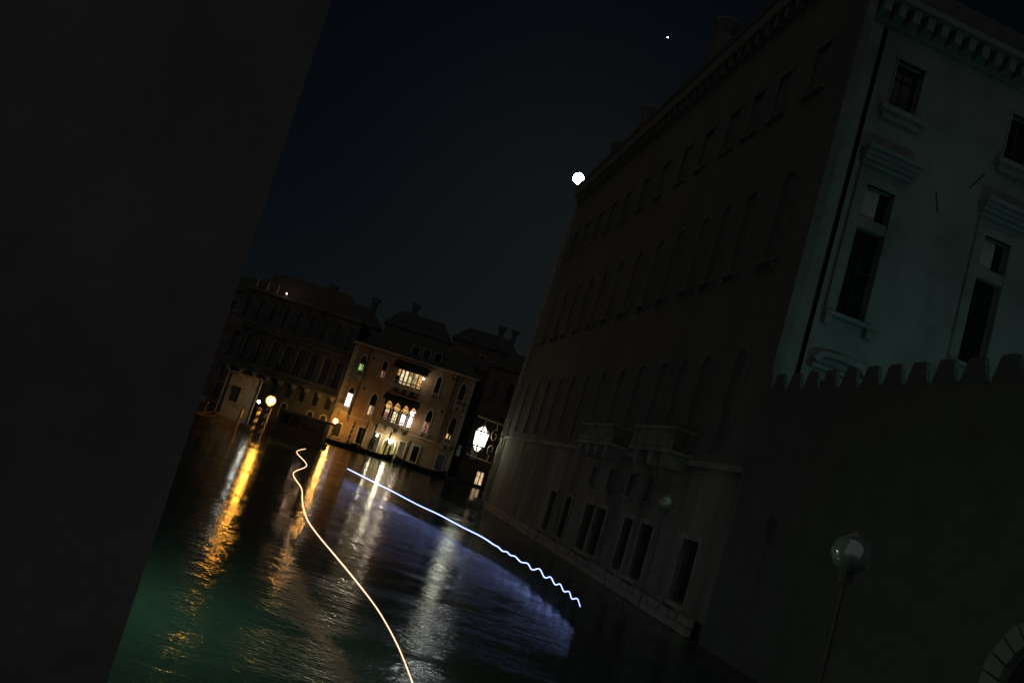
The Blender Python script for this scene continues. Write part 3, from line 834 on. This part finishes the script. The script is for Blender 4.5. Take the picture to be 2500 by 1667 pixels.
# ------------------------------------------------------------------ teal-lit palace beyond the garden wall
az = R(78)
T = thing('pale_palace', 'pale plastered palace in dim teal light with hooded windows above the battlements', 'palace', (8.93, 27.42, 0), math.pi / 2 - az)
tm, st = M['teal'], M['teal']
holes = []
def PW(cx, w=1.2):
    # attic window
    holes.append(rect_window(T, cx - w / 2, cx + w / 2, 20.0, 21.95, stone=tm, fw=.06, sill=False))
    MB().box(cx - w / 2 - .35, cx + w / 2 + .35, -.3, -.001, 19.75, 19.97).box(cx - w / 2 - .2, cx + w / 2 + .2, -.16, -.001, 19.5, 19.747).build('sill', tm, T)
    # main window: opening, transom, hood
    z0, z1 = 12.0, 16.95
    win = MB().box(cx - w / 2, cx + w / 2, .30, .33, z0, z1).build('window', M['glass'], T)
    holes.append((cx - w / 2, cx + w / 2, z0, z1))
    fr2 = MB().box(cx - w / 2 - .38, cx - w / 2, -.08, .12, z0, z1 + .3).box(cx + w / 2, cx + w / 2 + .30, -.08, .12, z0, z1 + .3).box(cx - w / 2, cx + w / 2, -.08, .12, z1, z1 + .3)
    fr2.box(cx - w / 2 - .44, cx - w / 2 - .382, -.14, -.001, z0, z1 + .5)
    fr2.build('frame', st, win)
    MB().box(cx - w / 2, cx + w / 2, -.02, .25, 15.32, 15.72).build('transom', st, win)
    MB().box(cx - w / 2 + .02, cx + w / 2 - .42, .24, .28, 15.74, 16.9).build('blind', M['blind'], win)
    MB().box(cx - .02, cx + .02, .2, .28, z0, 15.3).box(cx - w / 2, cx - .021, .2, .28, 13.8, 13.86).box(cx + .021, cx + w / 2, .2, .28, 13.8, 13.86).build('mullion', M['iron'], win)
    hood = MB()
    for k_, (z, o_) in enumerate(((17.55, .2), (17.72, .32), (17.87, .44), (18.03, .58))):
        hood.box(cx - w / 2 - .42 - o_ * .3, cx + w / 2 + .36 + o_ * .3, -o_, -.001, z, z + .15)
    hood.build('hood', st, win)
    sl = MB().box(cx - w / 2 - .45, cx + w / 2 + .4, -.28, -.001, z0 - .16, z0 - .002).box(cx - w / 2 - .4, cx - w / 2 - .15, -.2, -.001, z0 - .5, z0 - .162).box(cx + w / 2 + .1, cx + w / 2 + .35, -.2, -.001, z0 - .5, z0 - .162)
    sl.build('sill', st, win)
    # lower floor window with a curved hood
    holes.append(rect_window(T, cx - w / 2, cx + w / 2, 6.0, 9.6, stone=st, fw=.2, sill=False))
    MB().ribbon([(cx - w / 2 - .45, 10.15), (cx - w / 2 - .2, 10.42), (cx, 10.5), (cx + w / 2 + .2, 10.42), (cx + w / 2 + .45, 10.15)], .2, -.35, -.001).build('hood', st, T)
    MB().box(cx - w / 2 - .5, cx + w / 2 + .5, -.3, -.001, 9.9, 10.04).build('hood_base', st, T)
for cx in (2.15, 7.4, 11.2, 16.2, 20.4):
    PW(cx)
MB().wall(.86, 30, 0, 22.95, holes).build('wall', tm, T)
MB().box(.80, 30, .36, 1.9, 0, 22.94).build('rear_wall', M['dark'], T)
MB().box(0, .60, -.10, 1.9, 0, 22.9).build('corner_pilaster', tm, T)
MB().box(.601, .859, .25, 1.9, 0, 22.9).build('recess', M['greystone'], T)
MB().tube([(.73, .12, 0), (.73, .12, 22.9)], .06, 6).build('drainpipe', M['iron'], T)
MB().box(-.1, 30, -.75, 1.9, 23.62, 23.85).build('cornice', tm, T)
MB().box(.0, 30, -.12, 1.9, 22.96, 23.61).build('frieze', tm, T)
bb = MB().box(0, .30, -.62, -.121, 23.1, 23.60).build('bracket', st, T, loc=(.1, 0, 0))
for i in range(1, 38):
    copy_mesh(bb, T, (.1 + i * .62, 0, 0))
MB().prism([(-.2, 23.86), (30, 23.86), (30, 24.6), (.3, 24.6)], -.7, 1.9).build('roof', M['roof'], T)
MB().tube([(4.35, -.04, 17.75), (4.62, -.04, 17.0)], .02, 5).build('tie_rod', M['iron'], T)
MB().tube([(6.2, -.04, 19.2), (5.7, -.04, 18.4)], .018, 5).build('tie_rod', M['iron'], T)

# ------------------------------------------------------------------ crenellated garden wall with arched gate
T = thing('garden_wall', 'dark battlemented garden wall rising from the water beside the dark palace', 'wall', (Nn.x, Nn.y, 0), ang)
# local x continues from the palace near corner toward the camera
GW = 26.0
gc, gz, gr = 13.0, 2.2, 1.42
gm = M['garden']
holes = [(gc - gr, gc + gr, -.3, gz + gr)]
MB().wall(.02, GW, -.3, 8.3, holes, y=0, depth=.3).build('wall', gm, T)
bk = MB()
bk.box(.02, gc - gr, .301, .45, -.3, 8.3).box(gc + gr, GW, .301, .45, -.3, 8.3).box(gc - gr, gc + gr, .301, .45, gz + gr + .01, 8.3)
bk.build('rear_face', gm, T)
MB().box(.02, GW, 0.002, .449, 8.301, 8.36).build('coping', gm, T)
ga = MB(); spandrel(ga, roundarch(gc, gz, gr * 2, gr, 16), gc - gr, gc + gr, gz + gr, .004, .3); ga.build('arch_infill', gm, T)
poly = [(-.455, 0), (-.36, .25), (-.285, .50), (-.245, .66), (-.19, .73), (.19, .73), (.245, .66), (.285, .50), (.36, .25), (.455, 0)]
ml = MB().prism(poly, .10, .22).build('merlon', gm, T, loc=(.50, 0, 8.362))
x = .50
while x < GW - 1.2:
    x += .94 + random.uniform(-.02, .02)
    c = copy_mesh(ml, T, (x, 0, 8.362 + random.uniform(-.015, .0)))
    c.rotation_euler = (0, random.uniform(-.02, .02), 0)
# voussoirs of the gate, each a block
nv = 15
for i in range(nv):
    t0, t1 = math.pi * i / nv + .012, math.pi * (i + 1) / nv - .012
    r0, r1 = 1.45, 1.84 + (.03 if i % 2 else 0)
    pl = [(gc + r0 * math.cos(t0), gz + r0 * math.sin(t0)), (gc + r1 * math.cos(t0), gz + r1 * math.sin(t0)),
          (gc + r1 * math.cos((t0 + t1) / 2), gz + r1 * math.sin((t0 + t1) / 2)), (gc + r1 * math.cos(t1), gz + r1 * math.sin(t1)), (gc + r0 * math.cos(t1), gz + r0 * math.sin(t1))]
    MB().prism(pl, -.16, -.001).build('voussoir', M['teal'], T)
for sd in (-1, 1):
    for k_ in range(6):
        xa = gc + sd * 1.45; xb = gc + sd * (1.84 + (.08 if k_ % 2 else 0))
        MB().box(min(xa, xb), max(xa, xb), -.16, -.001, gz - .42 * (k_ + 1) + .01, gz - .42 * k_ - .012).build('jamb_stone', M['teal'], T)
gt = MB().ribbon([(gc - 1.36, -.2)] + roundarch(gc, gz, 2.72, 1.36, 16) + [(gc + 1.36, -.2)], .10, .12, .2).build('gate', M['iron'], T)
gb = MB()
for i in range(-5, 6):
    x = gc + i * .25
    h = math.sqrt(max(0, 1.32 ** 2 - (i * .25) ** 2))
    gb.box(x - .025, x + .025, .14, .17, -.2, gz + h)
for j in range(-7, 6):
    z = gz + j * .26
    hw = 1.32 if z < gz else math.sqrt(max(0, 1.32 ** 2 - (z - gz) ** 2))
    gb.box(gc - hw, gc + hw, .172, .19, z - .02, z + .02)
gb.build('gate_bars', M['iron'], gt)
for i in range(-5, 5):
    for j in range(-4, 5):
        xa, za = gc + i * .25 + .03, gz + j * .26 + .03
        if max(abs(xa - gc), abs(xa + .19 - gc)) ** 2 + max(0, za + .2 - gz) ** 2 > 1.3 ** 2: continue
        MB().box(xa, xa + .19, .2, .215, za, za + .2).build('pane', M['lit_pane'], gt)

# garden ground and the hidden garden lamp that lights the palace front
tag(MB().vprism([(9.2, 26.5), (13.6, 2), (60, 2), (60, 38), (10.2, 27.3)], -1, .6).build('garden_ground', M['wet']), kind='structure')
T = thing('garden_lamp', 'teal-white garden lamp standing behind the battlemented wall', 'lamp', (17.0, 16.5, .6))
MB().lathe([(.16, 0), (.08, .2), (.06, 4.0), (.1, 4.1)], 8).build('pole', M['iron'], T)
MB().ball((0, 0, 4.42), .3, 16, 10).build('globe', M['lamp_teal'], T, True)

# ------------------------------------------------------------------ glass globe lamps on posts along the right bank
def globe_lamp(x, y, z, r, label):
    T = thing('globe_lamp', label, 'lamp', (x, y, 0), group='unlit glass globe lamps')
    MB().tube([(0, 0, -.6), (0, 0, z - r - .12)], .022, 8).build('post', M['roof'], T)
    MB().lathe([(.07, z - r - .10), (.07, z - r + .01), (.04, z - r + .02)], 10).build('collar', M['roof'], T)
    MB().ball((0, 0, z), r, 32, 20).build('globe', M['globe'], T, True)
    MB().lathe([(r * .30, z + r * .93), (r * .26, z + r * 1.02), (r * .1, z + r * 1.06), (.01, z + r * 1.2)], 12).build('cap', M['brass'], T)
    MB().lathe([(.03, z - r + .05), (.035, z - .05), (.05, z), (.02, z + .1)], 8).build('bulb', M['white'], T)
def ray_dist(px, py, dist):
    dx, dy = px - 1250, py - 833.5
    u = dx * math.cos(ROLL) + dy * math.sin(ROLL); v = dx * math.sin(ROLL) - dy * math.cos(ROLL)
    d = (fwd * 2000 + rt0 * u + up0 * v).normalized()
    return Vector((0, 0, 3.5)) + d * dist
globe_lamp(4.05, 8.62, 3.72, .2, 'larger nearer unlit glass globe lamp in the dark lower right')
globe_lamp(4.97, 20.9, 3.86, .2, 'smaller farther unlit glass globe lamp before the dark palace windows')

# ------------------------------------------------------------------ near building on the left that cuts off the view
T = thing('near_building', 'pitch dark building close by filling the left side of the view', 'building', (0, 0, 0))
cA = (-3.07, 9.53)
dA = (math.sin(R(-31)), math.cos(R(-31)))
poly = [cA, (cA[0] + dA[0] * 14, cA[1] + dA[1] * 14), (-30, 20), (-30, -8), (-9, 2)]
MB().vprism(poly, -.5, 26, lean=(-.97, 0)).build('wall', M['near_plaster'], T)
T = thing('wharf_lamp', 'green-white wall lamp round the corner of the near left building', 'lamp', (cA[0] + dA[0] * 3.2 + .25, cA[1] + dA[1] * 3.2 + .15, 3.1))
MB().ball((0, 0, 0), .16, 12, 8).build('bulb', M['lamp_green'], T, True)
MB().lathe([(.30, .10), (.22, .2), (.03, .26)], 10).build('shade', M['iron'], T)
MB().tube([(-.42, -.25, .3), (0, 0, .3), (0, 0, .25)], .025, 6).build('bracket', M['iron'], T)

# ------------------------------------------------------------------ canal lamps on mooring poles
def pole(x, y, h, r, mat, label, lean=(0, 0), name='mooring_pole', top=True):
    t = thing(name, label, 'mooring pole', (x, y, 0), group='mooring poles in the canal')
    t.rotation_euler = (lean[0], lean[1], 0)
    MB().tube([(0, 0, -1), (0, 0, h)], r, 10, r * .85).build('post', M[mat], t)
    if top: MB().lathe([(r * 1.05, h + .002), (r * 1.1, h + .08), (r * .3, h + .22)], 10).build('cap', M['wood'], t)
    return t
def canal_lamp(x, y, z, r, mat, label):
    t = thing('canal_lamp', label, 'street lamp', (x, y, 0), group='orange lamps standing in the canal')
    MB().tube([(0, 0, -1), (0, 0, z - r - .12)], .11, 10, .08).build('post', M['stripe'], t)
    MB().lathe([(.14, z - r - .12), (.17, z - r - .02), (.10, z - r + .01)], 8).build('collar', M['iron'], t)
    MB().ball((0, 0, z), r, 20, 12).build('globe', M[mat], t, True)
    MB().lathe([(r * .5, z + r * .9), (r * .55, z + r * 1.0), (.03, z + r * 1.3)], 8).build('cap', M['iron'], t)
canal_lamp(-16.45, 64.3, 2.95, .40, 'lamp_orange', 'large orange lamp on a pole by the landing stage at the left')
canal_lamp(-17.45, 100.2, 2.66, .33, 'lamp_orange2', 'smaller orange lamp on a striped pole before the ochre palace')
T = thing('stage_lamp', 'small white lamp just left of the large orange lamp', 'lamp', (-18.0, 66.9, 2.55))
MB().ball((0, 0, 0), .12, 12, 8).build('bulb', M['lamp_white'], T, True)
MB().tube([(-.6, .6, .2), (0, 0, .2), (0, 0, .11)], .02, 5).build('bracket', M['iron'], T)
pole(-17.42, 65.6, 2.0, .17, 'stripe', 'thick striped mooring pole just under the white lamp', (0, .02))
pole(-16.9, 66.8, 2.3, .07, 'palewood', 'thin pale pole between striped pole and large orange lamp', (0, .03))
pole(-18.25, 64.1, 1.75, .14, 'palewood', 'pale brown squared post standing before the landing stage', (0, .02), top=False)
pole(-17.75, 66.3, 1.9, .08, 'wood', 'dark thin pole just left of the thick striped pole', (0, .03))
pole(-15.05, 98.6, 2.9, .13, 'stripe', 'tall striped mooring pole left of the first ground floor window', (0, .03))
pole(-13.4, 97.9, 3.6, .09, 'wood', 'tall dark pole before the ground floor window', (0, .03))
pole(-11.9, 94.0, 3.6, .10, 'wood', 'tall dark pole left of the arched water door', (0, .04))
pole(-9.95, 92.4, 3.2, .11, 'wood', 'dark pole standing right before the water door', (0, .05))
pole(-15.3, 100.8, 3.1, .10, 'wood', 'dark pole between the striped pole and the palace wall', (0, .02))
pole(-7.6, 93.5, 3.0, .10, 'wood', 'dark pole right of the lattice window', (0, .04))
pole(-21.6, 66.0, 1.2, .09, 'wood', 'short dark pole at the left edge of the landing stage', (0, .02))
pole(-20.8, 62.0, .6, .1, 'wood', 'lowest mooring stump at far left near the black building edge', (0, .02))

# landing stage pavilion with pale walls
T = thing('landing_pavilion', 'small pale boarded landing pavilion beside the large orange lamp', 'pavilion', (-20.2, 69, 0))
MB().box(-1.8, 2.2, -1.6, 2.6, -.2, .5).build('deck', M['wood'], T)
hl = [rect_window(T, -.9, -.1, 1.9, 3.2, stone=M['duskstone'], fw=.1)]
MB().wall(-1.2, 1.3, 1.35, 4.2, hl).build('wall', M['duskstone'], T)
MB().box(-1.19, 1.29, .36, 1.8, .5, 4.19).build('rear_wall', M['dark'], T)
MB().box(-1.2, 1.3, -.0, .35, .501, 1.345).build('lower_wall', M['duskstone'], T)
MB().box(-1.5, 1.6, -.7, 2.0, 4.2, 4.36).build('roof', M['roof'], T)
for x in (-1.35, 1.5):
    MB().tube([(x, -.6, .5), (x, -.6, 4.2)], .06, 8).build('post', M['pale_olive'], T)
# dark floating pontoon
T = thing('waterbus_pontoon', 'dark roofed floating waterbus stop right of the large orange lamp', 'pontoon', (-16.6, 79, 0))
MB().box(-2.6, 2.6, -1.4, 1.6, -.3, .45).build('float', M['hull'], T)
MB().box(-2.3, 2.3, -.9, 1.3, .451, 2.35).build('cabin', M['hull'], T)
MB().box(-2.6, 2.6, -1.3, 1.6, 2.352, 2.5).build('roof', M['roof'], T)
for i in range(4):
    MB().box(-2.0 + i * 1.05, -1.2 + i * 1.05, -.93, -.902, 1.2, 2.1).build('window', M['glass'], T)

# moored boats
def boat(x, y, rz, L, W, label, rail, name='moored_boat'):
    t = thing(name, label, 'boat', (x, y, 0), rz, group='moored boats')
    mb = MB(); n_ = 14
    rings = []
    for i in range(n_ + 1):
        u = i / n_ * 2 - 1
        w = W / 2 * (1 - abs(u) ** 2.6) + .02
        sh_ = .45 + .45 * abs(u) ** 3
        xx = u * L / 2
        k = len(mb.v)
        mb.v += [(xx, -w, sh_), (xx, -w * .75, .0), (xx, 0, -.15), (xx, w * .75, .0), (xx, w, sh_), (xx, w * .8, sh_ - .02), (xx, 0, .12), (xx, -w * .8, sh_ - .02)]
        rings.append(k)
    for i in range(n_):
        a, b_ = rings[i], rings[i + 1]
        for j in range(8):
            j2 = (j + 1) % 8
            mb.f.append((a + j, a + j2, b_ + j2, b_ + j))
    mb.build('hull', M['hull'], t)
    for sd in (-1, 1):
        MB().tube([((i / n_ * 2 - 1) * L / 2, sd * (W / 2 * (1 - abs(i / n_ * 2 - 1) ** 2.6) + .04), .50 + .45 * abs(i / n_ * 2 - 1) ** 3) for i in range(n_ + 1)], .05, 6).build('gunwale', M[rail], t)
    for xx in (-L * .2, L * .12):
        MB().box(xx - .15, xx + .15, -W * .36, W * .36, .3, .36).build('thwart', M['wood'], t)
    return t
boat(-16.9, 98.0, R(-6), 6.6, 1.5, 'long moored boat with pale rails below the ochre palace', 'palewood')
boat(-12.2, 99.5, R(-4), 5.5, 1.5, 'dark rowing boat moored against the ochre palace wall', 'wood')
boat(-6.0, 99.8, R(-3), 6.5, 1.6, 'dark boat moored right of the arched water door', 'wood')
boat(-20.9, 61.0, R(70), 6.0, 1.5, 'dark boat moored beside the landing pavilion', 'wood')
# water door jetty
T = thing('water_steps', 'low dark stone landing with a pale edge at the water door', 'jetty', (-10.5, 102.8, 0))
MB().box(-1.4, 1.5, -2.2, 0.05, -.3, .22).build('slab', M['wet'], T)
MB().box(-1.45, 1.55, -2.3, -2.203, .05, .24).build('edge', M['stone'], T)

# ------------------------------------------------------------------ traces left by two boats' lamps
WHITE = [(-7.436, 52.435, 0.455), (-5.898, 49.472, 0.449), (-4.696, 47.144, 0.448), (-3.706, 45.209, 0.449), (-2.119, 42.047, 0.422), (-0.842, 39.412, 0.468), (0.302, 36.937, 0.459), (1.233, 34.786, 0.488), (1.733, 33.554, 0.447), (1.905, 33.112, 0.452), (2.089, 32.627, 0.397), (2.237, 32.228, 0.454), (2.381, 31.829, 0.413), (2.521, 31.429, 0.464), (2.737, 30.788, 0.398), (2.928, 30.188, 0.479), (3.089, 29.654, 0.375), (3.263, 29.04, 0.538), (3.437, 28.367, 0.389), (3.559, 27.853, 0.516), (3.687, 27.248, 0.401), (3.777, 26.767, 0.512), (3.87, 26.198, 0.405), (3.942, 25.648, 0.507), (3.999, 25.083, 0.403), (4.04, 24.441, 0.53), (4.051, 23.658, 0.446)]
PEACH = [(-10.932, 55.387, 0.7), (-10.073, 48.865, 0.7), (-7.791, 41.093, 0.7), (-6.897, 34.224, 0.7), (-5.44, 29.173, 0.7), (-4.598, 25.468, 0.7), (-3.766, 22.175, 0.7), (-3.032, 19.958, 0.7), (-1.95, 17.118, 0.7), (-1.23, 15.192, 0.7), (-0.719, 13.707, 0.7), (-0.255, 12.033, 0.7), (0.097, 10.444, 0.7), (0.344, 9.251, 0.7)]
def trail(name, pts, r0, r1, mat, label):
    ps = [Vector(p_) for p_ in pts]
    out = []
    for i in range(len(ps) - 1):
        p0, p1, p2, p3 = ps[max(i - 1, 0)], ps[i], ps[i + 1], ps[min(i + 2, len(ps) - 1)]
        for k_ in range(6):
            t = k_ / 6
            out.append(0.5 * ((2 * p1) + (p2 - p0) * t + (2 * p0 - 5 * p1 + 4 * p2 - p3) * t * t + (3 * p1 - p0 - 3 * p2 + p3) * t ** 3))
    out.append(ps[-1])
    ob = MB().tube([tuple(q) for q in out], r0, 6, r1).build(name, M[mat], None, True)
    tag(ob, label, 'light trail')
trail('boat_light_trail', WHITE, .030, .014, 'trail_white', 'thin wavy blue-white line of light just above the water')
trail('boat_light_trail', PEACH, .018, .0062, 'trail_peach', 'thin snaking peach line of light above the green water')

# ------------------------------------------------------------------ moon and a star
mo = MB().ball((0, 0, 0), 19.5, 40, 24).build('moon', M['moon'], None, True)
mo.location = Vector((0, 0, 3.5)) + MOON_DIR * 3000
tag(mo, 'brilliant white full moon just above the far corner of the dark palace', 'moon')
d = ray_dist(1630, 92, 3200)
so = MB().ball((0, 0, 0), 1.8, 8, 6).build('star', M['star'], None, True)
so.location = d
tag(so, 'single bright star high above and right of the moon', 'star')
